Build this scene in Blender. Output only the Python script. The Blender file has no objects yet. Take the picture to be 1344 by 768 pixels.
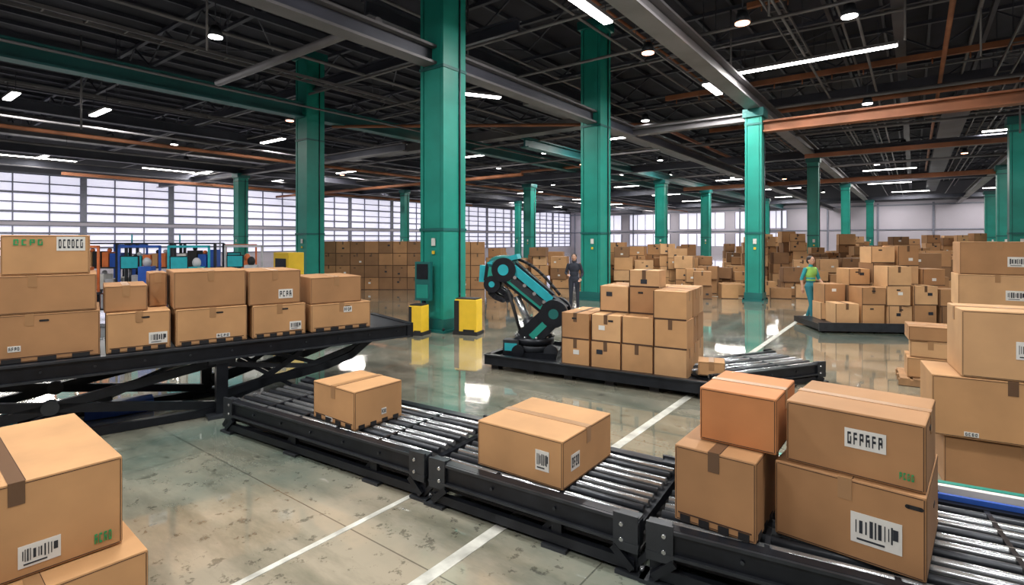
import bpy, bmesh, math, random
from mathutils import Matrix, Vector
random.seed(7)
R = math.radians
YAW = 37.03           # building axes vs. survey axes
CA, SA = math.cos(R(YAW)), math.sin(R(YAW))
def site(x, y):       # survey (x east, y north) -> building axes
    return (x*CA - y*SA, x*SA + y*CA)
col = bpy.context.scene.collection
PW = .74

# ------------------------------------------------------------ materials
MATS = {}
def mat(name, c, rough=.6, metal=0., var=.12, scale=6., emit=0., bump=0., coat=0.):
    if name in MATS: return MATS[name]
    m = bpy.data.materials.new(name); m.use_nodes = True
    nt = m.node_tree; b = nt.nodes['Principled BSDF']
    b.inputs['Roughness'].default_value = rough
    b.inputs['Metallic'].default_value = metal
    if coat: b.inputs['Coat Weight'].default_value = coat
    tc = nt.nodes.new('ShaderNodeTexCoord')
    n = nt.nodes.new('ShaderNodeTexNoise'); n.inputs['Scale'].default_value = scale
    n.inputs['Detail'].default_value = 4
    nt.links.new(tc.outputs['Object'], n.inputs['Vector'])
    r = nt.nodes.new('ShaderNodeValToRGB')
    r.color_ramp.elements[0].position = .3; r.color_ramp.elements[1].position = .7
    r.color_ramp.elements[0].color = (c[0]*(1-var), c[1]*(1-var), c[2]*(1-var), 1)
    r.color_ramp.elements[1].color = (min(1,c[0]*(1+var)), min(1,c[1]*(1+var)), min(1,c[2]*(1+var)), 1)
    nt.links.new(n.outputs['Fac'], r.inputs['Fac'])
    nt.links.new(r.outputs['Color'], b.inputs['Base Color'])
    if emit:
        b.inputs['Emission Color'].default_value = (*c, 1)
        b.inputs['Emission Strength'].default_value = emit
    if bump:
        bp = nt.nodes.new('ShaderNodeBump'); bp.inputs['Strength'].default_value = bump
        bp.inputs['Distance'].default_value = .01
        nt.links.new(n.outputs['Fac'], bp.inputs['Height']); nt.links.new(bp.outputs['Normal'], b.inputs['Normal'])
    MATS[name] = m; return m

CB = [mat('cardboard_a', (.47,.262,.118), .72, var=.13, scale=2.2),
      mat('cardboard_b', (.36,.19,.084), .72, var=.13, scale=2.2),
      mat('cardboard_c', (.53,.315,.155), .72, var=.12, scale=2.2),
      mat('cardboard_d', (.23,.12,.055), .72, var=.12, scale=2.2)]
CBO = mat('cardboard_orange', (.50,.205,.075), .72, var=.1, scale=3)
TAPE = mat('packing_tape', (.34,.19,.09), .35, var=.05)
TAPED = mat('packing_tape_dark', (.12,.065,.035), .4, var=.05)
SEAM = mat('box_seam', (.06,.03,.018), .9)
WHITE = mat('label_paper', (.66,.66,.64), .6, var=.03)
INK = mat('label_ink', (.015,.02,.03), .6)
GREENINK = mat('label_green', (.02,.30,.10), .6)
STEEL = mat('dark_steel', (.016,.019,.026), .36, .5, var=.25)
STEEL2 = mat('mid_steel', (.04,.046,.056), .38, .5, var=.2)
ROLL = mat('roller_steel', (.46,.49,.52), .25, .8, var=.12)
BLACK = mat('black_rubber', (.010,.010,.012), .7)
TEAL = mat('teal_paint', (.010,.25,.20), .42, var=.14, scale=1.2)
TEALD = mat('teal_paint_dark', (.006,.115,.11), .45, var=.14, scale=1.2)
TEALB = mat('teal_beam', (.016,.115,.12), .5, var=.2, scale=1.)
YEL = mat('safety_yellow', (.80,.53,.03), .5, var=.05)
BEAM = mat('roof_steel', (.055,.059,.080), .5, .3, var=.3, scale=.7)
BEAML = mat('girder_grey', (.15,.145,.155), .5, .3, var=.25, scale=.8)
ORG = mat('rust_beam', (.27,.10,.045), .6, var=.45, scale=.7)
DECK = mat('roof_deck', (.022,.023,.036), .8, var=.4, scale=.5)
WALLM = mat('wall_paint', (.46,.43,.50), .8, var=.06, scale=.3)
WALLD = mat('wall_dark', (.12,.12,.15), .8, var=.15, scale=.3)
PANE = mat('window_daylight', (.78,.77,.92), .3, var=.05, scale=.5, emit=.74)
FRAME = mat('window_frame', (.20,.21,.27), .5, var=.1)
LED = mat('led_diffuser', (1,.97,.93), .5, var=0., emit=14)
LEDW = mat('led_warm', (1,.42,.25), .5, var=0., emit=9)
BLUE = mat('blue_paint', (.02,.09,.42), .4)
LBLUE = mat('cyan_paint', (.02,.36,.43), .35)
PAINT = mat('floor_line_paint', (.52,.53,.49), .35, var=.35, scale=6)
WOOD = mat('pallet_wood', (.34,.19,.09), .8, var=.25, scale=8)
SKIN = mat('skin', (.50,.28,.19), .55, var=.04)
HAIR = mat('hair', (.02,.014,.012), .6)
DARKC = mat('dark_cloth', (.02,.025,.04), .85, var=.2)
JEANS = mat('teal_trousers', (.02,.16,.20), .85, var=.15)
VEST = mat('hivis_vest', (.25,.50,.10), .7, var=.1)
TSHIRT = mat('teal_shirt', (.02,.28,.32), .8)
LIP = mat('lip', (.35,.10,.08), .5)
EYEW = mat('eye_white', (.8,.8,.8), .3)

# floor
def floor_mat():
    m = bpy.data.materials.new('polished_concrete'); m.use_nodes = True
    nt = m.node_tree; N = nt.nodes; L = nt.links; b = N['Principled BSDF']
    tc = N.new('ShaderNodeTexCoord')
    def noise(sc,det,ro,vec=None):
        n=N.new('ShaderNodeTexNoise'); n.inputs['Scale'].default_value=sc; n.inputs['Detail'].default_value=det; n.inputs['Roughness'].default_value=ro
        L.new(vec or tc.outputs['Object'], n.inputs['Vector']); return n
    def ramp(src,p0,c0,p1,c1):
        r=N.new('ShaderNodeValToRGB'); e=r.color_ramp.elements
        e[0].position=p0; e[0].color=(*c0,1); e[1].position=p1; e[1].color=(*c1,1); L.new(src,r.inputs['Fac']); return r.outputs['Color']
    def mul(a,c,f):
        x=N.new('ShaderNodeMixRGB'); x.blend_type='MULTIPLY'; x.inputs[0].default_value=f; L.new(a,x.inputs[1]); L.new(c,x.inputs[2]); return x.outputs[0]
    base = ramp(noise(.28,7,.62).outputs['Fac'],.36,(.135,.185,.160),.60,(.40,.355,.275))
    spots = ramp(noise(8,8,.7).outputs['Fac'],.38,(.22,.22,.21),.42,(1,1,1))
    mp = N.new('ShaderNodeMapping'); mp.inputs['Scale'].default_value=(.5,1.6,1); mp.inputs['Rotation'].default_value=(0,0,.3)
    L.new(tc.outputs['Object'], mp.inputs['Vector'])
    stain = ramp(noise(.9,8,.65,mp.outputs['Vector']).outputs['Fac'],.36,(.42,.46,.44),.54,(1,1,1))
    br = N.new('ShaderNodeTexBrick'); br.offset = 0
    br.inputs['Color1'].default_value=(1,1,1,1); br.inputs['Color2'].default_value=(.95,.97,.96,1)
    br.inputs['Mortar'].default_value=(.2,.2,.2,1); br.inputs['Scale'].default_value=1
    br.inputs['Mortar Size'].default_value=.006; br.inputs['Brick Width'].default_value=4.2; br.inputs['Row Height'].default_value=3.0
    L.new(tc.outputs['Object'], br.inputs['Vector'])
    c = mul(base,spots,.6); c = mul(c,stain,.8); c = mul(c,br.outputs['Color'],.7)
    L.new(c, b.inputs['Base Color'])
    n3 = noise(.8,7,.6)
    mr = N.new('ShaderNodeMapRange'); mr.inputs['From Min'].default_value=.42; mr.inputs['From Max'].default_value=.66
    mr.inputs['To Min'].default_value=.03; mr.inputs['To Max'].default_value=.22
    L.new(n3.outputs['Fac'], mr.inputs['Value']); L.new(mr.outputs['Result'], b.inputs['Roughness'])
    b.inputs['Specular IOR Level'].default_value=1.0
    b.inputs['Coat Weight'].default_value=1.0; b.inputs['Coat Roughness'].default_value=.04; b.inputs['Coat IOR'].default_value=1.75
    bp = N.new('ShaderNodeBump'); bp.inputs['Strength'].default_value=.06; bp.inputs['Distance'].default_value=.03
    L.new(n3.outputs['Fac'], bp.inputs['Height']); L.new(bp.outputs['Normal'], b.inputs['Coat Normal'])
    return m
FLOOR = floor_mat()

# ------------------------------------------------------------ mesh builder
class MB:
    def __init__(s):
        s.bm = bmesh.new(); s.mats=[]; s.M = Matrix.Identity(4)
    def mi(s, m):
        if m not in s.mats: s.mats.append(m)
        return s.mats.index(m)
    def box(s, c, size, m, rz=0, M=None):
        hx,hy,hz = size[0]/2,size[1]/2,size[2]/2
        T = s.M @ (M if M is not None else (Matrix.Translation(c) @ Matrix.Rotation(rz,4,'Z')))
        v=[s.bm.verts.new(T @ Vector((x*hx,y*hy,z*hz))) for x in(-1,1) for y in(-1,1) for z in(-1,1)]
        i=s.mi(m)
        for f in ((0,1,3,2),(4,6,7,5),(0,4,5,1),(2,3,7,6),(0,2,6,4),(1,5,7,3)):
            fc=s.bm.faces.new([v[k] for k in f]); fc.material_index=i
        return v
    def bbox(s, c, size, m, bev=.012, rz=0):
        v = s.box(c,size,m,rz)
        es={e for x in v for e in x.link_edges}
        bmesh.ops.bevel(s.bm, geom=list(es), offset=bev, segments=2, affect='EDGES', profile=.6)
    def beam(s, p0, p1, w, h, m):
        p0=Vector(p0);p1=Vector(p1); d=p1-p0; L=d.length
        if L<1e-6: return
        x=d.normalized(); up=Vector((0,0,1))
        if abs(x.dot(up))>.99: up=Vector((0,1,0))
        y=up.cross(x).normalized(); z=x.cross(y)
        M=Matrix(((x.x,y.x,z.x,(p0.x+p1.x)/2),(x.y,y.y,z.y,(p0.y+p1.y)/2),(x.z,y.z,z.z,(p0.z+p1.z)/2),(0,0,0,1)))
        s.box(None,(L,w,h),m,M=M)
    def ibeam(s, p0, p1, w, h, m, m2=None):
        z=Vector((0,0,h/2-.03)); p0=Vector(p0);p1=Vector(p1)
        s.beam(p0+z,p1+z,w,.06,m2 or m); s.beam(p0-z,p1-z,w,.06,m2 or m); s.beam(p0,p1,w*.22,h-.12,m)
    def cyl(s, p0, p1, r, m, seg=14, r2=None):
        p0=Vector(p0);p1=Vector(p1); d=p1-p0
        q=d.to_track_quat('Z','Y').to_matrix().to_4x4()
        res=bmesh.ops.create_cone(s.bm,cap_ends=True,segments=seg,radius1=r,radius2=r if r2 is None else r2,
              depth=d.length,matrix=s.M@Matrix.Translation((p0+p1)/2)@q)
        i=s.mi(m)
        for f in {f for v in res['verts'] for f in v.link_faces}:
            f.material_index=i; f.smooth = len(f.verts)==4
    def ball(s, c, rad, m, seg=16):
        if not hasattr(rad,'__len__'): rad=(rad,rad,rad)
        res=bmesh.ops.create_uvsphere(s.bm,u_segments=seg,v_segments=max(8,seg//2),radius=1,
              matrix=s.M@Matrix.Translation(c)@Matrix.Diagonal((*rad,1)))
        i=s.mi(m)
        for f in {f for v in res['verts'] for f in v.link_faces}:
            f.material_index=i; f.smooth=True
    def obj(s, name, loc=(0,0,0), rz=0, parent=None):
        me=bpy.data.meshes.new(name)
        bmesh.ops.recalc_face_normals(s.bm, faces=s.bm.faces[:])
        s.bm.to_mesh(me); s.bm.free()
        for m in s.mats: me.materials.append(m)
        o=bpy.data.objects.new(name,me); o.location=loc; o.rotation_euler=(0,0,rz)
        if parent: o.parent=parent
        col.objects.link(o); return o

# ------------------------------------------------------------ room shell
Q0,Q1,P0,P1,ZR = -53.,16.,-12.,89.,11.2
def slab(name,c,size,m):
    b=MB(); b.box((0,0,0),size,m); return b.obj(name,c)
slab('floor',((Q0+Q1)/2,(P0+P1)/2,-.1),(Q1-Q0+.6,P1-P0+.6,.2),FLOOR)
slab('ceiling',((Q0+Q1)/2,(P0+P1)/2,ZR+.1),(Q1-Q0+.6,P1-P0+.6,.2),DECK)
slab('wall_right',(Q1+.15,(P0+P1)/2,ZR/2),(.3,P1-P0,ZR),WALLM)
slab('wall_front',((Q0+Q1)/2,P0-.15,ZR/2),(Q1-Q0,.3,ZR),WALLM)
b=MB()
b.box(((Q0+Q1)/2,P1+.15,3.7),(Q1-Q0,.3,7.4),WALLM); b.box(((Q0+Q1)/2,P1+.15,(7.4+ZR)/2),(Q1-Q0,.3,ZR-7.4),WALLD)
b.box(((Q0+Q1)/2,P1-.05,3.6),(Q1-Q0,.1,.15),FRAME); b.box(((Q0+Q1)/2,P1-.05,6.9),(Q1-Q0,.1,.2),FRAME)
for q in range(-52,16,6): b.box((q,P1-.05,3.6),(.25,.12,7.2),FRAME)
b.obj('wall_back')
b=MB()
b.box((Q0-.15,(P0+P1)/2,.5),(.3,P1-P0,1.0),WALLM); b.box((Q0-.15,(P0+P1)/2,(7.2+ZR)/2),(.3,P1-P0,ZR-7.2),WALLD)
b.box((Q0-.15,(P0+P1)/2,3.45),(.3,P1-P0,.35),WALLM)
b.obj('wall_left')
b=MB()
for z0,z1 in((1.0,3.28),(3.62,7.2)):
    b.box((Q0-.12,(P0+P1)/2,(z0+z1)/2),(.04,P1-P0,z1-z0),PANE)
    n=4 if z1<4 else 5
    for k in range(n+1):
        z=z0+(z1-z0)*k/n; b.box((Q0-.02,(P0+P1)/2,z),(.12,P1-P0,.16 if k%2 else .09),FRAME)
    p=P0+.2; k=0
    while p<P1:
        b.box((Q0+.0,p,(z0+z1)/2),(.16,.07 if k%3 else .42,z1-z0),FRAME); p+=2.1; k+=1
b.obj('window_1')
b=MB()
for q in(-49,-40,-31,-22):
    for z0,z1 in((1.2,3.2),(4.,6.6)):
        b.box((q+3,P1-.03,(z0+z1)/2),(7.4,.04,z1-z0),PANE)
        for k in range(6): b.box((q-.7+k*1.48,P1-.08,(z0+z1)/2),(.1,.06,z1-z0),FRAME)
b.obj('window_2')

# floor lines
slab('floor_line_marking',(-3.45,-1.5,.002),(.05,9.8,.004),PAINT)
slab('floor_line_marking',(-2.53,8.0,.002),(.10,26,.004),PAINT)
slab('floor_line_marking',(-14,21.3,.002),(18,.12,.004),PAINT)

# ------------------------------------------------------------ columns
def column(q,p,s,top,m=TEAL,md=TEALD):
    b=MB()
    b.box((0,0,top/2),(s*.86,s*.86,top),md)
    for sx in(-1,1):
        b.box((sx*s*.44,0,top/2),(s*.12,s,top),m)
    for sy in(-1,1):
        b.box((0,sy*s*.46,top/2),(s*.70,s*.04,top),m)
    for z in (2.45,6.35):
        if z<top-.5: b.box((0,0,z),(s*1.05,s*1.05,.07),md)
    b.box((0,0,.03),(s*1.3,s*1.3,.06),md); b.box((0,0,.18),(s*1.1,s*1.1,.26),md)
    for sx in(-1,1):
        for sy in(-1,1): b.cyl((sx*s*.58,sy*s*.58,.05),(sx*s*.58,sy*s*.58,.12),.03,STEEL,8)
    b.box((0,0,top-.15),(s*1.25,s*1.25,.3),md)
    b.box((s*.1,-s*.53,2.15),(.12,.02,.18),WHITE); b.box((s*.1,-s*.53,1.9),(.08,.02,.08),YEL)
    b.cyl((s*.53,s*.2,.2),(s*.53,s*.2,top-.4),.022,STEEL2,8)
    return b.obj('steel_column',(q,p,0))
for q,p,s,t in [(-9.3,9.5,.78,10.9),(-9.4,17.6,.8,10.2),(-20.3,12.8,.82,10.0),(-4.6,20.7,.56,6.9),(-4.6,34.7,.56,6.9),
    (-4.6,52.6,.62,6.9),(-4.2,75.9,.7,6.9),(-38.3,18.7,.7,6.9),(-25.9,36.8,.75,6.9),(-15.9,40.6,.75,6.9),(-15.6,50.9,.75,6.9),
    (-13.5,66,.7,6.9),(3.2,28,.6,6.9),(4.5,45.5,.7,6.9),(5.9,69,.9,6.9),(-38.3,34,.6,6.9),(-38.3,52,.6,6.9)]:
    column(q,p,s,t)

# ------------------------------------------------------------ roof structure
b=MB()
b.ibeam((-4.6,-11.9,7.15),(-4.6,88.8,7.15),.5,.5,BEAML)
b.ibeam((-9.35,-11.9,6.65),(-9.35,88.8,6.65),.42,.45,BEAM,BEAML)
b.ibeam((-20.3,-11.9,7.55),(-20.3,88.8,7.55),.5,.6,TEALB)
b.ibeam((-38.3,-11.9,7.15),(-38.3,88.8,7.15),.5,.5,BEAM)
b.ibeam((-30,-11.9,7.9),(-30,88.8,7.9),.4,.5,BEAM)
b.ibeam((-46,-11.9,7.2),(-46,88.8,7.2),.4,.5,BEAM,BEAML)
b.ibeam((4.5,-11.9,7.15),(4.5,88.8,7.15),.5,.5,BEAML)
b.ibeam((-15.8,22,7.15),(-15.8,88.8,7.15),.5,.5,TEALB)
b.ibeam((-13,10,9.1),(-13,88.8,9.1),.4,.5,BEAM)
b.ibeam((-.4,-11.9,9.2),(-.4,88.8,9.2),.3,.45,BEAM)
for p in (34.7,52.6,75.9): b.ibeam((-52.9,p,7.1),(15.9,p,7.1),.4,.45,BEAM)
b.ibeam((-52.9,18.7,7.0),(-21,18.7,7.0),.4,.45,BEAM,BEAML)
b.ibeam((-9.4,20.7,6.65),(-4.6,20.7,6.65),.35,.3,BEAML)
b.ibeam((-52.9,12.8,8.6),(-9.4,12.8,8.6),.3,.4,BEAM)
b.obj('roof_girders')
b=MB()
b.ibeam((-4.3,20.7,6.25),(15.9,20.7,6.25),.4,.4,ORG)
b.cyl((-30,-11,6.9),(-30,88,6.9),.09,ORG); b.cyl((-12.5,-5,8.3),(-12.5,88,8.3),.08,ORG)
b.cyl((-12,26,7.9),(15,26,7.9),.1,ORG); b.cyl((-52,29,6.6),(-21,29,6.6),.12,ORG)
b.cyl((-20.5,14,7.2),(-9.5,24,7.6),.07,ORG)
b.beam((-16,46,6.6),(6,46,6.6),.3,.3,ORG); b.beam((-4.5,31,6.5),(3.2,31,6.5),.2,.2,ORG); b.beam((-44,10,6.5),(-44,50,6.5),.25,.2,ORG)
b.cyl((-7.2,12,8.9),(-7.2,60,8.9),.07,ORG); b.cyl((.8,15,8.4),(.8,60,8.4),.07,ORG)
b.beam((-9,23.5,8.6),(14,23.5,8.6),.14,.2,ORG); b.beam((-4,17,9.2),(14,17,9.2),.12,.16,ORG); b.beam((-9,30,8.2),(14,30,8.2),.16,.2,ORG)
b.cyl((-24,33,7.4),(-16,33,7.4),.1,ORG); b.cyl((-2,12.5,9.3),(14,12.5,9.3),.05,ORG); b.beam((-9.3,24,7.4),(-9.3,40,7.4),.12,.12,ORG)
for k in range(24):
    b.cyl((-8.5+k,23.5,8.5),(-8.5+k,23.5,8.3),.025,ORG,6); b.cyl((-3.6+k*.7,17,9.1),(-3.6+k*.7,17,8.95),.02,ORG,6)
b.obj('sprinkler_pipes')
b=MB()
for p in range(-9,88,6):
    b.beam((-52.9,p,10.9),(15.9,p,10.9),.16,.14,BEAM); b.beam((-52.9,p,9.7),(15.9,p,9.7),.14,.12,BEAM)
    q=-52.; k=0
    while q<15:
        z0,z1=((9.75,10.85) if k%2 else (10.85,9.75)); b.beam((q,p,z0),(q+1.7,p,z1),.06,.06,BEAM); q+=1.7;k+=1
b.obj('roof_trusses')
b=MB()
q=-52
while q<15.5:
    b.beam((q,-11.9,11.1),(q,88.8,11.1),.1,.16,BEAM); q+=1.5
for q in(-50,-42,-34,-26,-17,-7,-2.2,2,8): b.beam((q,-11.9,9.5),(q,88.8,9.5),.12,.22,BEAML if q%3==0 else BEAM)
for p in range(-10,60,6):
    for q in range(-24,14,8):
        b.cyl((q,p,9.6),(q+4,p+3,9.6),.03,BEAM,6); b.cyl((q+4,p+3,9.6),(q+8,p,9.6),.03,BEAM,6)
# cable trays (ladder type)
for q,z in((-6.0,7.9),(-3.2,8.9),(2.6,8.3),(-17.5,8.0),(-27,8.1)):
    for s in(-.22,.22): b.beam((q+s,0,z),(q+s,70,z),.04,.1,BEAML)
    p=0
    while p<70: b.beam((q-.22,p,z),(q+.22,p,z),.04,.03,BEAML); p+=.9
    for p in range(2,70,6):
        for s in(-.22,.22): b.cyl((q+s,p,z),(q+s,p,11),.012,BEAM,5)
b.obj('roof_purlins')
b=MB()
for q,z,r in((-6.5,8.6,.05),(-2.8,8.1,.04),(-1.2,8.1,.04),(-16.5,8.4,.06),(-24,8.2,.05),(-27.5,6.9,.05),(-35,7.0,.06),(1.5,8.8,.05),(-11,7.7,.04),(-18.2,7.2,.04),(3,7.9,.04),(-8.2,9.0,.05),(-1.8,9.0,.04),(4,9.1,.04),(-12,9.0,.05)):
    b.cyl((q,-11,z),(q,88,z),r,BEAML,8)
for p,z,r in((7.6,7.0,.11),(12.5,8.2,.05),(15,7.9,.05),(19.2,8.9,.05),(23,7.4,.07),(25,8.6,.04),(28.5,7.2,.06),(32,8,.05),(42,7.2,.08)):
    b.cyl((-52 if p>8 else -17,p,z),(15 if p>8 else -9.4,p,z),r,BEAML,8)
for q,p,z0,z1 in((-16.4,2.2,7.3,11),(-24,6,6.2,9.6),(-2.8,14,7.6,9.6),(-.2,17.9,7.6,9.6),(-4.7,17.9,7.6,9.6),(-6.5,11,8.6,11),(1.5,20,7.4,11),(-12.5,14,8.3,11),(3,26,6.,9),(-14,6,6.9,10),(-11,12,6.9,10)):
    b.cyl((q,p,z0),(q,p,z1),.03,BEAML,6)
b.obj('ceiling_conduit')
b=MB()
b.beam((-14,20,8.7),(-14,80,8.7),.9,.55,BEAML); b.beam((-41,0,8.5),(-41,80,8.5),.9,.6,BEAML)
b.beam((-33,24,8.2),(-12,24,8.2),.8,.5,BEAML); b.beam((1.5,30,8.2),(1.5,80,8.2),1.0,.5,BEAM); b.beam((-8,28,8.6),(12,28,8.6),.9,.5,BEAM)
b.obj('ventilation_duct')

# ------------------------------------------------------------ lights
def fixture(q,p,z,L,ang=0,power=0,w=.22,warm=False):
    b=MB(); b.box((0,0,.06),(L,w+.06,.08),BEAML); b.box((0,0,.0),(L-.04,w,.045),LEDW if warm else LED)
    b.cyl((-L*.4,0,.1),(-L*.4,0,.8),.012,BEAM,6); b.cyl((L*.4,0,.1),(L*.4,0,.8),.012,BEAM,6)
    o=b.obj('led_light_fixture',(q,p,z),R(ang))
    if power:
        ld=bpy.data.lights.new('led_lamp','AREA'); ld.shape='RECTANGLE'; ld.size=L; ld.size_y=w; ld.energy=power*PW
        ld.color=(1,.955,.90)
        lo=bpy.data.objects.new('led_lamp',ld); lo.location=(0,0,-.04); lo.parent=o; col.objects.link(lo)
fixture(-2.6,17.9,7.5,4.5,0,600,.16)
for q,p in((-7,-4),(-6.5,2.5),(-1.,-3),(1.5,4),(-14,-1),(-2.2,10.5),(5,12)):  # unseen extra fixtures, added overhead and behind the camera to light foreground boxes
    fixture(q,p,7.6,3.,90 if p>3 and q<0 else 0,560)
for x,y,L,a in((-17,22,2.,0),(-18.3,19.5,1.6,0),(-12.7,28.3,2.2,0),(-24.2,41.7,6,0),(-27.8,32.3,7,0),(-1.16,19.4,1.6,60),(1.8,12.2,1.8,90),(7.,18.6,1.6,90),(24,25,3,0)):
    q,p=site(x,y); fixture(q,p,7.45,L,a,420)
for p in(26,38,50,62,74,85):
    for q in(-47,-35,-23.5,-12,-1,8):
        if (q,p) in((-1,26),): continue
        fixture(q+random.uniform(-1,1),p,7.6,3.4,0,620)
for q in(-47,-42): 
    for p in(0,9,18): fixture(q,p,7.7,5,90,300)
def spot(x,y,z,warm=False):
    b=MB(); b.cyl((0,0,.02),(0,0,.3),.2,STEEL2,18,.12); b.cyl((0,0,0),(0,0,.03),.17,LEDW if warm else LED,18); b.cyl((0,0,.3),(0,0,1.3),.015,BEAM,6)
    q,p=site(x,y); b.obj('high_bay_lamp',(q,p,z))
for x,y,w in((-7.84,14.1,0),(8.1,12.8,0),(5.7,13.2,1),(18.5,24.2,0),(3.9,15.3,1),(14,21,0),(6,24,0),(-4,27,1),(-9,33,0),(22,30,0),(11,30,1),(16,36,0),(2,33,0),(-1,40,0),(26,38,0),(19,46,0),(-14,44,1),(-19,30,0),(9,44,0),
   (-6,38,0),(5,38,1),(13,44,0),(24,47,1),(31,50,0),(35,60,0),(4,52,0),(-10,24,1),(-22,36,1),(28,33,1),(10,36,0),(-26,38,0)):
    spot(x,y,7.55,w)

# ------------------------------------------------------------ cardboard boxes
def label(b,face,w,d,h,u,v,lw,lh,kind='bar'):
    eps=.003
    def put(cu,cv,sw,sh,m,e):
        if face=='front': b.box((cu,-d/2-e,cv),(sw,.003,sh),m)
        elif face=='right': b.box((w/2+e,cu,cv),(.003,sw,sh),m)
        else: b.box((cu,cv,h+e),(sw,sh,.003),m)
    span = w if face!='right' else d
    cu=u*span; cv=h*v if face!='top' else v*d
    if kind in('bar','glyph','text'): put(cu,cv,lw,lh,WHITE,.002)
    if kind=='bar':
        x=-lw*.40
        while x<lw*.30:
            t=random.choice((.003,.005,.010))*lw/.15; hh=lh*random.choice((.5,.55,.42)); put(cu+x+t/2,cv+lh*.05,t,hh,INK,.004); x+=t+random.choice((.005,.008))*lw/.15
        put(cu-lw*.1,cv-lh*.36,lw*.55,lh*.06,INK,.004); put(cu+lw*.38,cv+lh*.1,lw*.10,lh*.35,INK,.004)
    else:
        m=GREENINK if kind=='green' else INK; n=6 if kind=='text' else 4; c=lw*.9/n
        for k in range(n):
            x=cu-lw*.45+c*(k+.5)
            put(x-c*.25,cv,c*.2,lh*.62,m,.004)
            if k%3!=1: put(x+c*.2,cv+lh*random.choice((-.1,.1,0)),c*.18,lh*.4,m,.004)
            put(x,cv+lh*random.choice((-.25,0)),c*.5,lh*.13,m,.004)
            put(x+.02*c,cv+lh*.26,c*.42,lh*.12,m,.004)
def hero(name,x,y,z,w,d,h,ang,m=None,labels=(),tape='x',tm=TAPE,feet=False,holes=()):
    m=m or random.choice(CB[:3]); b=MB()
    b.bbox((0,0,h/2+.001),(w,d,h-.002),m,min(.010,h*.05))
    if tape=='x':
        b.box((0,0,h+.001),(w+.004,.07,.004),tm)
        for s in(-1,1): b.box((s*(w/2+.001),0,h-.06),(.004,.07,.125),tm)
        b.box((0,.037,h+.0008),(w-.02,.004,.003),SEAM)
    elif tape=='y':
        b.box((0,0,h+.001),(.07,d+.004,.004),tm)
        for s in(-1,1): b.box((0,s*(d/2+.001),h-.06),(.07,.004,.125),tm)
        b.box((.037,0,h+.0008),(.004,d-.02,.003),SEAM)
    b.box((0,-d/2,h-.014),(w-.03,.0025,.004),SEAM); b.box((w/2,0,h-.014),(.0025,d-.03,.004),SEAM)
    b.box((0,-d/2,.014),(w-.03,.0025,.005),SEAM); b.box((w/2,0,.014),(.0025,d-.03,.005),SEAM)
    for sx in(-1,1):
        b.box((sx*(w/2-.010),-d/2,h/2),(.004,.0025,h-.03),SEAM)
    b.box((w/2,-d/2+.010,h/2),(.0025,.004,h-.03),SEAM)
    if feet:
        for k in(-.36,-.12,.12,.36):
            b.box((k*w,-d/2-.001,.025),(w*.13,.006,.046),BLACK); b.box((w/2+.001,k*d,.022),(.006,d*.12,.04),BLACK)
        b.box((0,-d/2-.001,.056),(w*.9,.004,.008),SEAM)
    for f,u,v in holes:
        if f=='front':
            b.box((u*w,-d/2-.001,v*h),(.06,.004,.022),BLACK); b.cyl((u*w-.03,-d/2-.003,v*h),(u*w-.03,-d/2+.001,v*h),.011,BLACK,10); b.cyl((u*w+.03,-d/2-.003,v*h),(u*w+.03,-d/2+.001,v*h),.011,BLACK,10)
        else: b.box((w/2+.001,u*d,v*h),(.004,.07,.022),BLACK)
    for l in labels: label(b,l[0],w,d,h,*l[1:])
    q,p=site(x,y)
    return b.obj(name,(q,p,z),R(ang+YAW))
HB='cardboard_box'
# conveyor boxes
hero(HB,.28,4.435,.372,.80,.80,.36,-36,CB[0],[('front',.28,.5,.12,.15,'bar'),('right',-.27,.45,.13,.12,'glyph')],'x')
hero(HB,-1.60,5.53,.372,.70,.58,.375,-38,CB[0],[('front',-.1,.1,.12,.04,'glyph'),('right',.1,.3,.06,.06,'glyph')],'y',feet=True)
hero(HB,2.189,3.378,.372,.75,.80,.455,-42,CB[1],[('front',.2,.42,.24,.17,'bar')],'y',holes=[('front',.43,.85),('right',.1,.55)])
hero(HB,2.178,3.329,.829,.69,.64,.375,-42,CB[1],[('front',.1,.60,.20,.11,'text'),('front',.38,.2,.08,.06,'green')],'x',holes=[('right',-.1,.8)])
hero(HB,1.454,3.588,.372,.50,.62,.49,-38,CB[1],[],'y',TAPED,feet=True)
hero(HB,1.624,3.664,.865,.47,.58,.35,-38,CBO,[],'x')
# left foreground stack
hero(HB,-3.15,3.28,.36,.95,1.25,.53,49.8,CB[0],[('front',.10,.22,.18,.12,'bar'),('front',.40,.15,.10,.09,'green')],'y',TAPED)
hero(HB,-2.99,3.22,.0,1.0,1.3,.355,49.8,CB[0],[],'y',TAPE)
# right stack
hero(HB,4.52,4.80,.0,1.1,.65,.45,-30,CB[1],[],'y')
hero(HB,4.42,4.81,.453,1.1,.65,.54,-30,CB[0],[('front',-.25,.08,.10,.04,'glyph')],'y',TAPED)
hero(HB,4.55,4.72,.996,1.0,.62,.59,-30,CB[2],[('front',-.05,.45,.18,.15,'bar')],'x')
for k,(dx,m) in enumerate(((0,CB[1]),(.05,CB[0]),(0,CB[2]),(.03,CB[1]))):
    hero(HB,8.11+dx,9.0,k*.543,1.0,.8,.54,-33,m,[('front',.22,.4,.25,.16,'bar')],'y')
hero(HB,6.40,8.2,.12,.56,.6,.3,-33,CB[0],[],'x'); hero(HB,6.42,8.2,.423,.5,.55,.25,-35,CB[2],[],'y'); hero(HB,6.40,8.2,.676,.54,.55,.22,-31,CB[1],[],'x')
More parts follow.
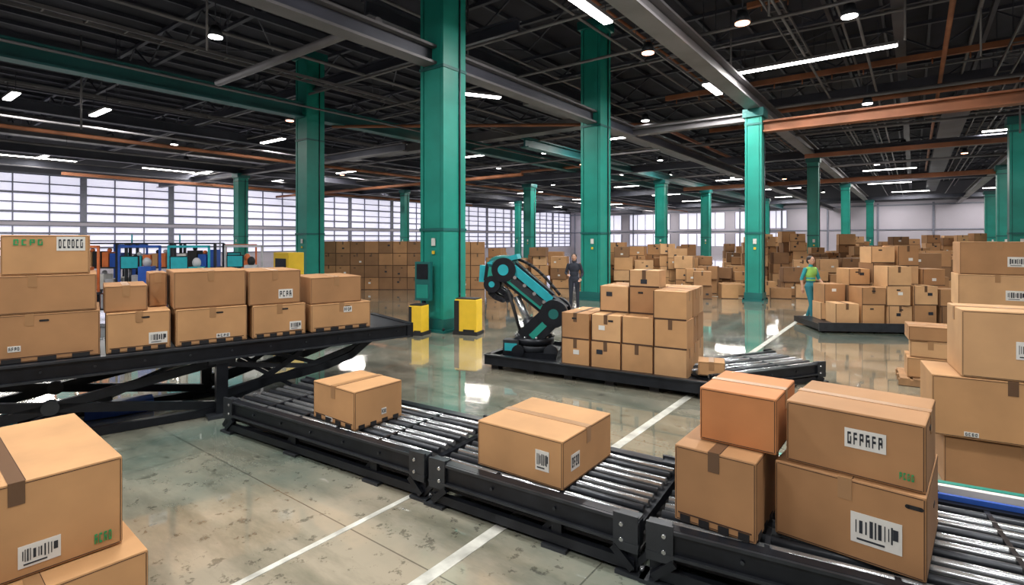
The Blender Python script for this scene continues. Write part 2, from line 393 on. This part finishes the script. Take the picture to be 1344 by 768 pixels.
# left table boxes : along-table t, depth n
TX,TY=.787,.617
def tb(t0,t1,n0,dep,z,h,m,labels=(),feet=False,tape='y'):
    t=(t0+t1)/2; n=n0+dep/2
    x=-5.15+TX*t-TY*n; y=5.37+TY*t+TX*n
    hero(HB,x,y,z,t1-t0-.015,dep,h,38.1,m,labels,tape,feet=feet,holes=[('front',.1,.85)] if feet else ())
ZT=.925
tb(-.38,.80,.08,.95,ZT,.50,CB[1],[('front',-.1,.3,.1,.06,'glyph')],True)
tb(-.30,.77,.08,.9,ZT+.503,.40,CB[1]); tb(-.02,.71,.1,.85,ZT+.906,.42,CB[0],[('front',.28,.78,.24,.15,'text'),('front',-.2,.82,.28,.10,'green')],False,'x')
tb(.84,1.46,.06,.8,ZT,.45,CB[0],[('front',.3,.3,.18,.13,'bar')],True); tb(.82,1.24,.12,.7,ZT+.453,.30,CB[1])
tb(1.50,2.29,.06,.9,ZT,.44,CB[0],[('front',.15,.2,.15,.05,'glyph')],True); tb(1.48,2.28,.08,.85,ZT+.443,.45,CB[1]); tb(1.26,1.46,.45,.45,ZT+.453,.42,CB[1])
tb(2.34,3.02,.06,.9,ZT,.42,CB[0],[('front',.3,.3,.15,.11,'bar')],True); tb(2.30,2.96,.08,.85,ZT+.423,.45,CB[1],[('front',.2,.3,.18,.12,'glyph')])
tb(3.08,3.95,.06,.9,ZT,.38,CB[0],[('front',.1,.75,.12,.08,'glyph')],True); tb(3.08,3.82,.08,.85,ZT+.383,.37,CB[1])

# ------------------------------------------------------------ box piles (merged)
def pbox(b,x,y,z,w,d,h,ang,lab=True,m=None):
    m=m or random.choices(CB,(4,4,3,2))[0]
    S=b.M; b.M=S@Matrix.Translation((x,y,z))@Matrix.Rotation(R(ang),4,'Z')
    b.box((0,0,h/2),(w,d,h),m)
    t=random.random()
    if t<.5: b.box((0,0,h+.002),(w+.006,.06,.005),TAPE); b.box((w/2+.002,0,h-.07),(.004,.06,.14),TAPE)
    else: b.box((0,0,h+.002),(.06,d+.006,.005),TAPED); b.box((0,-d/2-.002,h-.07),(.06,.004,.14),TAPED)
    b.box((0,-d/2-.002,.012),(w,.005,.02),SEAM); b.box((-w/2+.006,-d/2-.002,h/2),(.012,.005,h),SEAM)
    if lab and random.random()<.45:
        u=random.uniform(-.25,.25)*w; v=random.uniform(.3,.7)*h
        b.box((u,-d/2-.004,v),(.1,.004,.07),random.choice((WHITE,INK,INK)))
    if random.random()<.4: b.box((random.uniform(-.2,.2)*w,-d/2-.004,h*.8),(.08,.004,.03),BLACK)
    b.M=S
def pile(name,pts,ang0=0):
    b=MB(); ox=sum(p[0] for p in pts)/len(pts); oy=sum(p[1] for p in pts)/len(pts)
    for x,y,n in pts:
        z=0; a=ang0+random.uniform(-8,8)-18
        for k in range(n):
            w=random.uniform(.6,.82); d=random.uniform(.55,.75); h=random.uniform(.38,.58)
            pbox(b,x-ox+random.uniform(-.06,.06),y-oy+random.uniform(-.06,.06),z,w,d,h,a+random.uniform(-4,4)); z+=h
    q,p=site(ox,oy); return b.obj(name,(q,p,0),R(YAW))
def grid(x0,x1,y0,y1,f,step=.98,umax=None):
    pts=[];y=y0
    while y<y1:
        x=x0
        while x<x1:
            n=f(x,y)
            if n>0 and (umax is None or x/y<umax) and math.hypot(x-8.82,y-19.3)>1.1 and not(2.3<x<3.9 and y<22): pts.append((x,y,n))
            x+=step
        y+=step*1.05
    return pts
rnd=random.random
pile('cardboard_box_pile',grid(7.2,20,20.2,24.5,lambda x,y:(0 if rnd()<.22 else random.choice((1,2,2,3,3,4) if y>21.5 else (1,1,2,2))),umax=.86))
pile('cardboard_box_pile',grid(3.9,9.2,23.5,28,lambda x,y:(0 if rnd()<.12 else random.choice((2,3,3,4))),umax=.86))
pile('cardboard_box_pile',grid(12,26,26,31,lambda x,y:(0 if rnd()<.2 else random.choice((2,3,3,4,5))),umax=.9))
pile('cardboard_box_pile',grid(11.2,15.2,15.8,18.8,lambda x,y:(0 if rnd()<.25 else random.choice((1,2,3,4,4))),umax=.82))
pile('cardboard_box_pile',grid(-.7,2.3,24.5,27,lambda x,y:random.choice((3,3,2,4))))
pile('cardboard_box_pile',grid(16,34,36,40,lambda x,y:(0 if rnd()<.3 else random.choice((3,4,5))),step=1.1))
# orderly stack
b=MB()
for i in range(7):
    for k in range(4):
        for j in range(2):
            pbox(b,-1.9+i*.63,j*.72,k*.535,.62,.7,.53,0,True,random.choice((CB[1],CB[3],CB[3])))
for k in range(4): 
    for i in range(2): pbox(b,4.05+i*.62,0,k*.53,.6,.6,.525,0,True,CB[1])
q,p=site(-6.2,23.9); b.obj('box_stack_block',(q,p,0),R(YAW))
# right mid platform stack
b=MB()
b.box((0,0,.12),(3.2,1.5,.14),STEEL); b.box((0,-.77,.14),(3.3,.06,.2),STEEL2)
for i in range(6): b.cyl((-1.45+i*.58,-.65,.05),(-1.45+i*.58,-.55,.05),.05,BLACK)
q,p=site(9.0,13.25); b.obj('loading_platform',(q,p,0),R(YAW-6))
b=MB()
hs=[[1,2,3,2,2],[2,3,4,4,3]]
for j in range(2):
    for i in range(5):
        z=.195
        for k in range(hs[j][i]):
            h=random.uniform(.4,.5); w=random.uniform(.48,.54); pbox(b,-.95+i*.58+random.uniform(-.02,.02),-.36+j*.66,z,w,.58,h,random.uniform(-5,5)); z+=h
b.obj('platform_box_stack',(q,p,0),R(YAW-6))
# pallet under small boxes at right
b=MB()
for k in range(5): b.box((-.32+k*.16,0,.105),(.12,.8,.02),WOOD)
for k in(-.35,0,.35): b.box((0,k,.05),(.8,.09,.09),WOOD)
q,p=site(6.41,8.2); b.obj('wooden_pallet',(q,p,0),R(YAW-33))

# ------------------------------------------------------------ roller conveyor
def conveyor(q,p,L,W,ang,H=.37,nroll=9,blue=False,name='roller_conveyor'):
    b=MB()
    for y,s in((.045,-1),(W-.045,1)):
        b.box((L/2,y,H-.085),(L,.07,.17),STEEL)
        b.box((L/2,y+s*.03,H-.012),(L,.055,.02),STEEL2); b.box((L/2,y+s*.04,H-.16),(L,.05,.02),STEEL2)
        b.box((L/2,y+s*.02,.07),(L*.96,.05,.07),STEEL2 if s>0 else STEEL)
        n=max(2,int(L/.5))
        for k in range(n+1):
            x=.08+(L-.16)*k/n; b.cyl((x,y+s*.036,H-.085),(x,y+s*.052,H-.085),.012,STEEL2,8)
    pitch=(W-.26)/(nroll-1); r=pitch*.25
    for k in range(nroll):
        y=.13+pitch*k; b.cyl((.05,y,H-r-.004),(L-.05,y,H-r-.004),r,ROLL if k%3!=1 else STEEL2,12)
    n=max(2,int(L/.6))
    for k in range(n+1):
        x=.06+(L-.12)*k/n; b.box((x,W/2,H-.115),(.06,W-.1,.07),STEEL)
        if k not in(0,n): b.box((x,W/2,H-.02),(.03,W-.1,.03),STEEL)
        if k in(0,n) or k%2==0:
            for y in(.05,W-.05):
                b.box((x,y,.16),(.08,.06,.3),STEEL); b.box((x,y,.012),(.2,.16,.024),STEEL2)
                b.beam((x-.16,y,.04),(x,y,.22),.03,.04,STEEL); b.cyl((x+.06,y,.024),(x+.06,y,.05),.016,ROLL,8)
    b.box((L/2,W/2,.14),(L*.98,W*.9,.02),BLACK)
    for x in(.0,L):
        for y in(-.005,W+.005):
            sx=.09 if x==0 else -.09
            b.box((x+sx,y,H-.09),(.17,.024,.24),STEEL2)
            for zz in(.05,-.05): b.cyl((x+sx*1.3,y-.02,H-.09+zz),(x+sx*1.3,y+.02,H-.09+zz),.014,ROLL,8)
            b.beam((x+sx*2,y,H-.2),(x+sx*.5,y,.05),.03,.05,STEEL)
        for y in(.04,W-.04): b.box((x+(.08 if x==0 else -.08),y,H+.004),(.15,.10,.014),STEEL2)
    if blue:
        b.box((L/2,W-.02,H+.02),(L,.03,.035),BLUE); b.box((L/2,W+.10,H+.03),(L,.05,.05),WHITE)
        b.box((L/2,W+.22,H+.01),(L,.05,.05),TEAL)
        for k in range(9): b.box((L*k/8,W+.12,H-.0),(.05,.25,.04),STEEL2)
    b.obj(name,(q,p,0),R(ang))
conveyor(-6.32,2.90,3.05,1.08,4.6)
conveyor(-3.22,3.13,1.80,1.08,4.2)
conveyor(-1.38,3.26,4.6,1.36,8.5,nroll=11,blue=True)

# ------------------------------------------------------------ lift table
b=MB(); TH=.92
b.box((1.4,.05,TH-.10),(6.3,.10,.20),STEEL); b.box((1.4,1.35,TH-.10),(6.3,.10,.20),STEEL)
b.box((1.4,.7,TH-.03),(6.3,1.3,.05),STEEL2); b.box((1.4,-.01,TH-.01),(6.3,.06,.022),STEEL2); b.box((1.4,-.01,TH-.19),(6.3,.05,.022),STEEL2)
for x in(-1.75,4.55): b.box((x,.7,TH-.10),(.1,1.44,.22),STEEL)
for x in(2.0,-1.2):
    for y in(.12,1.28):
        b.box((x,y,.37),(.13,.13,.74),STEEL); b.box((x,y,.02),(.34,.3,.04),STEEL2); b.box((x,y,.70),(.3,.16,.08),STEEL2)
for y in(.2,1.2):
    b.beam((-1.2,y,.12),(1.95,y,.66),.06,.10,STEEL); b.beam((-1.2,y,.66),(1.95,y,.12),.06,.10,STEEL)
    b.cyl((.37,y-.05,.39),(.37,y+.05,.39),.08,STEEL2)
    b.box((.4,y,.05),(3.4,.09,.09),STEEL)
    pts=[(2.05,.25),(2.5,.33),(2.95,.36),(3.35,.42),(3.7,.52),(3.95,.70)]
    for a,c in zip(pts[:-1],pts[1:]): b.beam((a[0],y,a[1]),(c[0],y,c[1]),.08,.10,STEEL); b.cyl((c[0],y-.04,c[1]),(c[0],y+.04,c[1]),.05,STEEL)
    b.beam((2.05,y,.62),(3.4,y,.40),.05,.06,STEEL2); b.beam((2.1,y,.12),(3.0,y,.66),.05,.07,STEEL); b.beam((2.6,y,.70),(3.35,y,.42),.04,.05,STEEL)
    b.beam((2.05,y,.16),(4.0,y,.70),.05,.07,STEEL); b.beam((2.2,y,.66),(2.9,y,.2),.04,.05,STEEL)
b.cyl((.4,.7,.14),(1.7,.7,.62),.05,ROLL); b.cyl((.2,.7,.08),(.9,.7,.33),.08,STEEL2)
b.box((-.2,.7,.12),(.5,.4,.22),LBLUE); b.box((1.0,1.0,.08),(.7,.3,.14),BLUE)
for k in range(14): b.cyl((-1.5+k*.45,-.005,TH-.10),(-1.5+k*.45,-.02,TH-.10),.012,STEEL2,8)
q,p=site(-5.15,5.37); b.obj('scissor_lift_table',(q,p,0),R(38.1+YAW))

# ------------------------------------------------------------ middle platform, boxes, robot
mang=-30.2
b=MB()
b.box((1.75,.8,.14),(3.6,1.6,.10),STEEL); b.box((1.75,-.02,.17),(3.7,.09,.17),STEEL); b.box((1.75,1.62,.17),(3.7,.09,.17),STEEL)
b.box((-.06,.8,.17),(.1,1.7,.17),STEEL); b.box((3.56,.8,.17),(.1,1.7,.17),STEEL); b.box((1.75,-.07,.25),(3.7,.04,.02),STEEL2)
for k in range(6):
    for y in(.1,1.5): b.box((.05+k*.68,y,.05),(.14,.14,.1),BLACK)
q,p=site(-.35,9.1); b.obj('transfer_platform',(q,p,0),R(mang+YAW))
b=MB()
cols=[[2,2,2,3],[2,3,4,3],[1,3,3,3]]
for j in range(3):
    for i in range(4):
        z=.192
        for k in range(cols[j][i]):
            h=.42 if not(j==1 and i==2 and k==3) else .27
            pbox(b,1.47+i*.495+random.uniform(-.012,.012),.40+j*.43+random.uniform(-.012,.012),z,.475,.41,h-.004,random.uniform(-2.5,2.5),True,random.choice(CB[:3])); z+=h
b.obj('platform_box_stack',(q,p,0),R(mang+YAW))
hero(HB,2.90,7.76,.257,.36,.34,.2,-20,CB[0],[],'y',feet=False); 
q,p=site(2.80,7.42)
conveyor(q,p,2.2,1.0,22+YAW,H=.30,nroll=7)

# robot arm (plane along survey x)
b=MB(); b.M=Matrix.Translation((.3,0,.19))@Matrix.Scale(1.07,4)@Matrix.Translation((-.3,0,-.19))
b.box((.28,0,.235),(.86,.62,.09),STEEL); b.cyl((.30,0,.27),(.30,0,.40),.30,STEEL2,28); b.cyl((.30,0,.40),(.30,0,.50),.33,STEEL,28)
for k in range(10):
    a=k*math.pi/5; b.cyl((.30+.30*math.cos(a),.30*math.sin(a),.50),(.30+.30*math.cos(a),.30*math.sin(a),.53),.022,ROLL,8)
for y in(-.2,.2):
    b.beam((.20,y,.46),(.64,y,.88),.09,.36,STEEL); b.cyl((.66,y-.06,.90),(.66,y+.06,.90),.22,STEEL,26); b.cyl((.66,y-.07,.90),(.66,y+.07,.90),.08,TEALD,20)
    b.beam((.02,y,.42),(.50,y,.70),.05,.12,STEEL2); b.beam((.30,y*1.25,.52),(.52,y*1.25,.74),.02,.10,TEAL)
b.cyl((.66,-.24,.90),(.66,.24,.90),.13,STEEL,20)
# massive boom: tapered shell with teal cover plates
b.beam((.74,0,.86),(-.16,0,1.56),.26,.34,STEEL)
b.beam((.60,0,1.10),(-.10,0,1.66),.28,.13,LBLUE); b.beam((.62,0,1.17),(-.06,0,1.72),.16,.06,STEEL)
for y in(-.145,.145):
    b.beam((.56,y,.90),(-.14,y,1.44),.03,.08,TEAL)
    b.beam((.46,y,1.04),(-.04,y,1.43),.04,.10,STEEL2)
    for t in(.15,.38,.61,.84): b.cyl((.60-.7*t,y*1.05,.99+.56*t),(.60-.7*t,y*1.2,.99+.56*t),.03,ROLL,10)
b.cyl((.26,0,.60),(.0,0,1.14),.06,ROLL); b.cyl((.34,0,.46),(.18,0,.78),.10,STEEL2)
b.cyl((.10,-.16,.60),(-.10,-.16,1.25),.028,BLACK,8)
# head leaning out to the left
b.cyl((-.18,-.18,1.58),(-.18,.18,1.58),.20,STEEL,28); b.cyl((-.18,-.19,1.58),(-.18,.19,1.58),.09,LBLUE,24)
b.ball((-.22,0,1.68),(.26,.17,.14),TEALD,22); b.beam((-.46,0,1.66),(.04,0,1.80),.26,.08,LBLUE)
b.beam((-.36,0,1.66),(-.40,0,1.38),.26,.26,STEEL); b.beam((-.50,0,1.64),(-.52,0,1.36),.24,.07,LBLUE); b.beam((-.38,-.14,1.62),(-.42,-.14,1.38),.02,.10,TEAL)
b.cyl((-.38,-.16,1.34),(-.38,.16,1.34),.14,STEEL,20); b.cyl((-.38,-.17,1.34),(-.38,.17,1.34),.05,LBLUE,16)
for sx in(-1,1):
    for y in(-.09,.09):
        pts=[(-.36+sx*.05,1.28),(-.30+sx*.12,1.20),(-.22+sx*.10,1.12),(-.16+sx*.04,1.08)]
        for a,c in zip(pts[:-1],pts[1:]): b.beam((a[0],y,a[1]),(c[0],y,c[1]),.07,.08,STEEL); b.cyl((c[0],y-.035,c[1]),(c[0],y+.035,c[1]),.04,STEEL2,10)
pr=None
for k in range(13):
    t=k/12; x=.70-.85*t; z=1.16+.62*t+.13*math.sin(math.pi*t)
    if pr: b.cyl(pr,(x,.16,z),.025,BLACK,8)
    pr=(x,.16,z)
b.box((-.02,-.22,.36),(.26,.18,.22),STEEL2); b.box((-.02,-.315,.36),(.2,.01,.12),LBLUE); b.cyl((.62,-.30,.30),(.62,-.2,.30),.11,STEEL2,18); b.cyl((.10,-.34,.30),(.10,-.24,.30),.10,STEEL,18)
q,p=site(.10,9.42); b.obj('robot_arm',(q,p,0),R(YAW-14))

# ------------------------------------------------------------ column guards, cabinets
def guard(x,y,w,d,h,ang=0):
    b=MB(); b.bbox((0,0,h/2+.02),(w,d,h),YEL,.02); b.box((0,0,.04),(w+.06,d+.06,.08),BLACK)
    b.box((-w/2+w*.1,-d/2-.004,h/2+.02),(w*.22,.01,h*.92),BLACK); b.box((0,0,h+.03),(w*.9,d*.9,.03),BLACK)
    b.box((w*.15,-d/2-.004,h*.12),(w*.5,.008,.06),BLACK)
    q,p=site(x,y); b.obj('yellow_bollard_guard',(q,p,0),R(YAW+ang))
guard(-2.17,12.45,.34,.34,.66,-20); guard(-1.02,12.5,.56,.34,.80,-20)
b=MB(); b.box((0,0,1.22),(.40,.14,.92),TEALD); b.box((0,-.075,1.45),(.30,.01,.36),STEEL); b.box((0,-.075,.98),(.30,.01,.32),TEAL); b.cyl((0,0,.0),(0,0,.8),.05,STEEL)
q,p=site(-2.10,12.70); b.obj('control_panel',(q,p,0),R(YAW-20))
b=MB(); b.bbox((0,0,.98),(.85,.5,1.7),YEL,.02); b.box((0,-.255,1.3),(.6,.01,.7),STEEL); b.box((0,0,.07),(.8,.45,.14),BLACK); b.box((.25,-.26,.7),(.06,.02,.2),BLACK)
q,p=site(-6.7,16); b.obj('yellow_cabinet',(q,p,0),R(YAW-38))
RED=mat('orange_bin',(.65,.17,.05),.5); GR=mat('grey_bin',(.45,.46,.5),.5)
for x,w in((-11.7,1.3),(-10.2,1.2),(-8.9,1.1)):
    b=MB()
    for sx in(-1,1):
        for sy in(-.25,.25): b.box((sx*w/2,sy,1.05),(.06,.06,2.1),STEEL2)
    for z in(.25,.8,1.42,2.10):
        b.box((0,0,z),(w,.56,.04),STEEL2)
        if z<2:
            xx=-w/2+.08
            while xx<w/2-.15:
                ww=random.uniform(.14,.3); hh=random.uniform(.28,.5); b.box((xx+ww/2,-.05,z+.02+hh/2),(ww,.34,hh),random.choice((BLUE,RED,GR,LBLUE,TEALD,WHITE,BLACK,CB[0])))
                if rnd()<.5: b.ball((xx+ww/2,-.05,z+.02+hh+.05),.06,random.choice((RED,BLACK,GR)),10)
                xx+=ww+.04
    b.cyl((-w/2,.0,2.1),(-w/2,0,2.35),.02,LBLUE,8)
    q,p=site(x,15.2); b.obj('parts_shelving_rack',(q,p,0),R(YAW+random.uniform(-5,5)))
for x,y,c in((-10.9,13.2,RED),(-9.6,13.6,BLUE),(-8.2,13.4,LBLUE),(-12.4,17.2,BLUE),(-7.3,14.4,GR),(-9.0,17.6,RED)):
    b=MB()
    b.box((0,0,.85),(1.0,.6,.06),STEEL2)
    for sx in(-.46,.46):
        for sy in(-.26,.26): b.box((sx,sy,.42),(.05,.05,.84),STEEL)
        b.box((sx,.26,1.45),(.05,.05,1.2),c)
    b.box((0,.26,2.03),(.97,.05,.06),c); b.box((-.2,.2,1.62),(.42,.05,.34),STEEL); b.box((-.2,.17,1.62),(.37,.01,.29),LBLUE)
    b.cyl((-.2,.22,.88),(-.2,.22,1.5),.025,STEEL2); b.box((.22,.1,1.2),(.3,.3,.64),c); b.ball((.22,.1,1.62),(.10,.10,.13),random.choice((RED,BLACK,GR)),14)
    b.box((.05,-.1,.95),(.3,.25,.14),WHITE)
    q,p=site(x,y); b.obj('assembly_workstation',(q,p,0),R(YAW+15))

# ------------------------------------------------------------ people
def ell(bm,c,r):
    bmesh.ops.create_uvsphere(bm,u_segments=20,v_segments=12,radius=1,matrix=Matrix.Translation(c)@Matrix.Diagonal((*r,1)))
def cone(bm,p0,p1,r0,r1):
    p0=Vector(p0);p1=Vector(p1); d=p1-p0
    bmesh.ops.create_cone(bm,cap_ends=True,segments=16,radius1=r0,radius2=r1,depth=d.length,matrix=Matrix.Translation((p0+p1)/2)@d.to_track_quat('Z','Y').to_matrix().to_4x4())
    for c,r in((p0,r0),(p1,r1)): bmesh.ops.create_uvsphere(bm,u_segments=16,v_segments=10,radius=r,matrix=Matrix.Translation(c))
def person(name,x,y,face,elb,wri,knee,ank,top,legs,vest=None,longhair=False):
    bm=bmesh.new(); regs=[]
    def C(p0,p1,r0,r1,m): cone(bm,p0,p1,r0,r1); regs.append((Vector(p0),Vector(p1),(r0+r1)/2,m))
    def E(c,r,m): ell(bm,c,r); regs.append((Vector(c)-Vector((0,0,r[2]*.5)),Vector(c)+Vector((0,0,r[2]*.5)),(r[0]+r[1])/2,m))
    E((0,0,.96),(.165,.115,.13),legs); E((0,.0,1.12),(.14,.10,.16),top); E((0,.005,1.30),(.175,.115,.18),top); E((0,.01,1.41),(.165,.085,.07),top)
    C((0,.01,1.42),(0,-.005,1.54),.06,.05,SKIN)
    E((0,-.01,1.645),(.075,.095,.115),SKIN); E((0,-.045,1.585),(.052,.055,.05),SKIN); E((0,-.112,1.63),(.012,.018,.024),SKIN)
    for s in(-1,1):
        E((s*.077,0,1.635),(.01,.02,.03),SKIN)
        i=0 if s<0 else 1
        K=knee[i];Ak=ank[i]
        C((s*.09,0,.93),K,.092,.062,legs); C(K,Ak,.062,.042,legs)
        t=(Ak[0]+s*.01,Ak[1]-.15,.035); C((Ak[0],Ak[1]+.03,.045),t,.043,.036,BLACK); C(Ak,(Ak[0],Ak[1],.06),.042,.045,BLACK)
        S=(s*.185,.01,1.40); Eb=elb[i];Wr=wri[i]
        C(S,Eb,.056,.042,top); C(Eb,Wr,.042,.028,top if not vest else SKIN)
        d=(Vector(Wr)-Vector(Eb)).normalized(); side=d.cross(Vector((0,0,1)) if abs(d.z)<.8 else Vector((0,1,0))).normalized()
        pc=Vector(Wr)+d*.05; C(Wr,tuple(pc),.026,.036,SKIN); 
        dn=Vector((0,-.3,-.1))
        for k,fl in enumerate((.062,.075,.07,.055)):
            b0=pc+side*(-.034+.0225*k)+d*.03; m1=b0+d*fl*.55; m2=m1+(d+dn).normalized()*fl*.5
            C(tuple(b0),tuple(m1),.0095,.009,SKIN); C(tuple(m1),tuple(m2),.009,.0075,SKIN)
        b0=Vector(Wr)+d*.025-side*.03; m1=b0+(d-side*.9).normalized()*.045; C(tuple(b0),tuple(m1),.012,.010,SKIN); C(tuple(m1),tuple(m1+d*.03),.010,.008,SKIN)
    me=bpy.data.meshes.new('body'); bm.to_mesh(me); bm.free()
    o=bpy.data.objects.new(name,me); col.objects.link(o)
    rm=o.modifiers.new('r','REMESH'); rm.mode='VOXEL'; rm.voxel_size=.0075
    sm=o.modifiers.new('s','SMOOTH'); sm.factor=.5; sm.iterations=3
    dg=bpy.context.evaluated_depsgraph_get(); nm=bpy.data.meshes.new_from_object(o.evaluated_get(dg)); o.modifiers.clear(); o.data=nm
    ms=[]
    for r in regs:
        if r[3] not in ms: ms.append(r[3])
    if vest and vest not in ms: ms.append(vest)
    nm.materials.clear()
    for m in ms: nm.materials.append(m)
    for f in nm.polygons:
        c=f.center; best=1e9;bmn=None
        for p0,p1,r,m in regs:
            d=p1-p0; t=max(0,min(1,(c-p0).dot(d)/max(1e-9,d.length_squared))); dd=(c-(p0+d*t)).length-r
            if dd<best: best=dd;bmn=m
        if vest and bmn is top and abs(c.x)<.185 and 1.0<c.z<1.47 and not 1.14<c.z<1.18: bmn=vest
        f.material_index=ms.index(bmn); f.use_smooth=True
    hb=MB()
    for s in(-1,1):
        hb.ball((s*.03,-.094,1.655),(.014,.010,.009),EYEW,10); hb.ball((s*.03,-.102,1.655),(.006,.005,.006),INK,8); hb.beam((s*.018,-.104,1.678),(s*.045,-.096,1.678),.008,.006,HAIR)
    hb.ball((0,-.100,1.585),(.024,.008,.007),LIP,10)
    hb.obj('face',parent=o)
    hb=MB(); hb.ball((0,.018,1.685),(.086,.098,.088),HAIR,20); hb.ball((0,.04,1.64),(.084,.075,.10),HAIR,20)
    if longhair: hb.ball((0,.055,1.53),(.075,.045,.13),HAIR,18)
    hb.obj('hair',parent=o)
    q,p=site(x,y); o.location=(q,p,0); o.rotation_euler=(0,0,R(YAW+face)); return o
person('warehouse_worker',1.98,17.,-15,[(-.27,.03,1.14),(.27,.04,1.14)],[(-.17,-.20,1.10),(.22,-.15,.98)],[(-.10,-.03,.50),(.11,-.0,.50)],[(-.11,.02,.09),(.12,.02,.09)],DARKC,DARKC,None,True)
person('warehouse_worker',8.12,14.5,20,[(-.26,.06,1.14),(.26,-.03,1.14)],[(-.27,.02,.90),(.25,-.20,.98)],[(-.09,-.10,.51),(.10,.02,.50)],[(-.10,-.12,.09),(.11,.20,.12)],TSHIRT,JEANS,VEST)

# ------------------------------------------------------------ world + camera
w=bpy.data.worlds.new('world'); bpy.context.scene.world=w; w.use_nodes=True
w.node_tree.nodes['Background'].inputs[0].default_value=(.75,.8,.95,1); w.node_tree.nodes['Background'].inputs[1].default_value=.6
cam=bpy.data.cameras.new('camera'); co=bpy.data.objects.new('camera',cam); col.objects.link(co)
cam.sensor_width=36; cam.lens=36*700/1344; cam.shift_y=-69/1344; cam.clip_end=300; cam.clip_start=.05
co.location=(0,0,2.2); co.rotation_euler=(R(90),0,R(YAW))
bpy.context.scene.camera=co
try:
    bpy.context.scene.view_settings.view_transform='Standard'
except Exception as ex: print(ex)
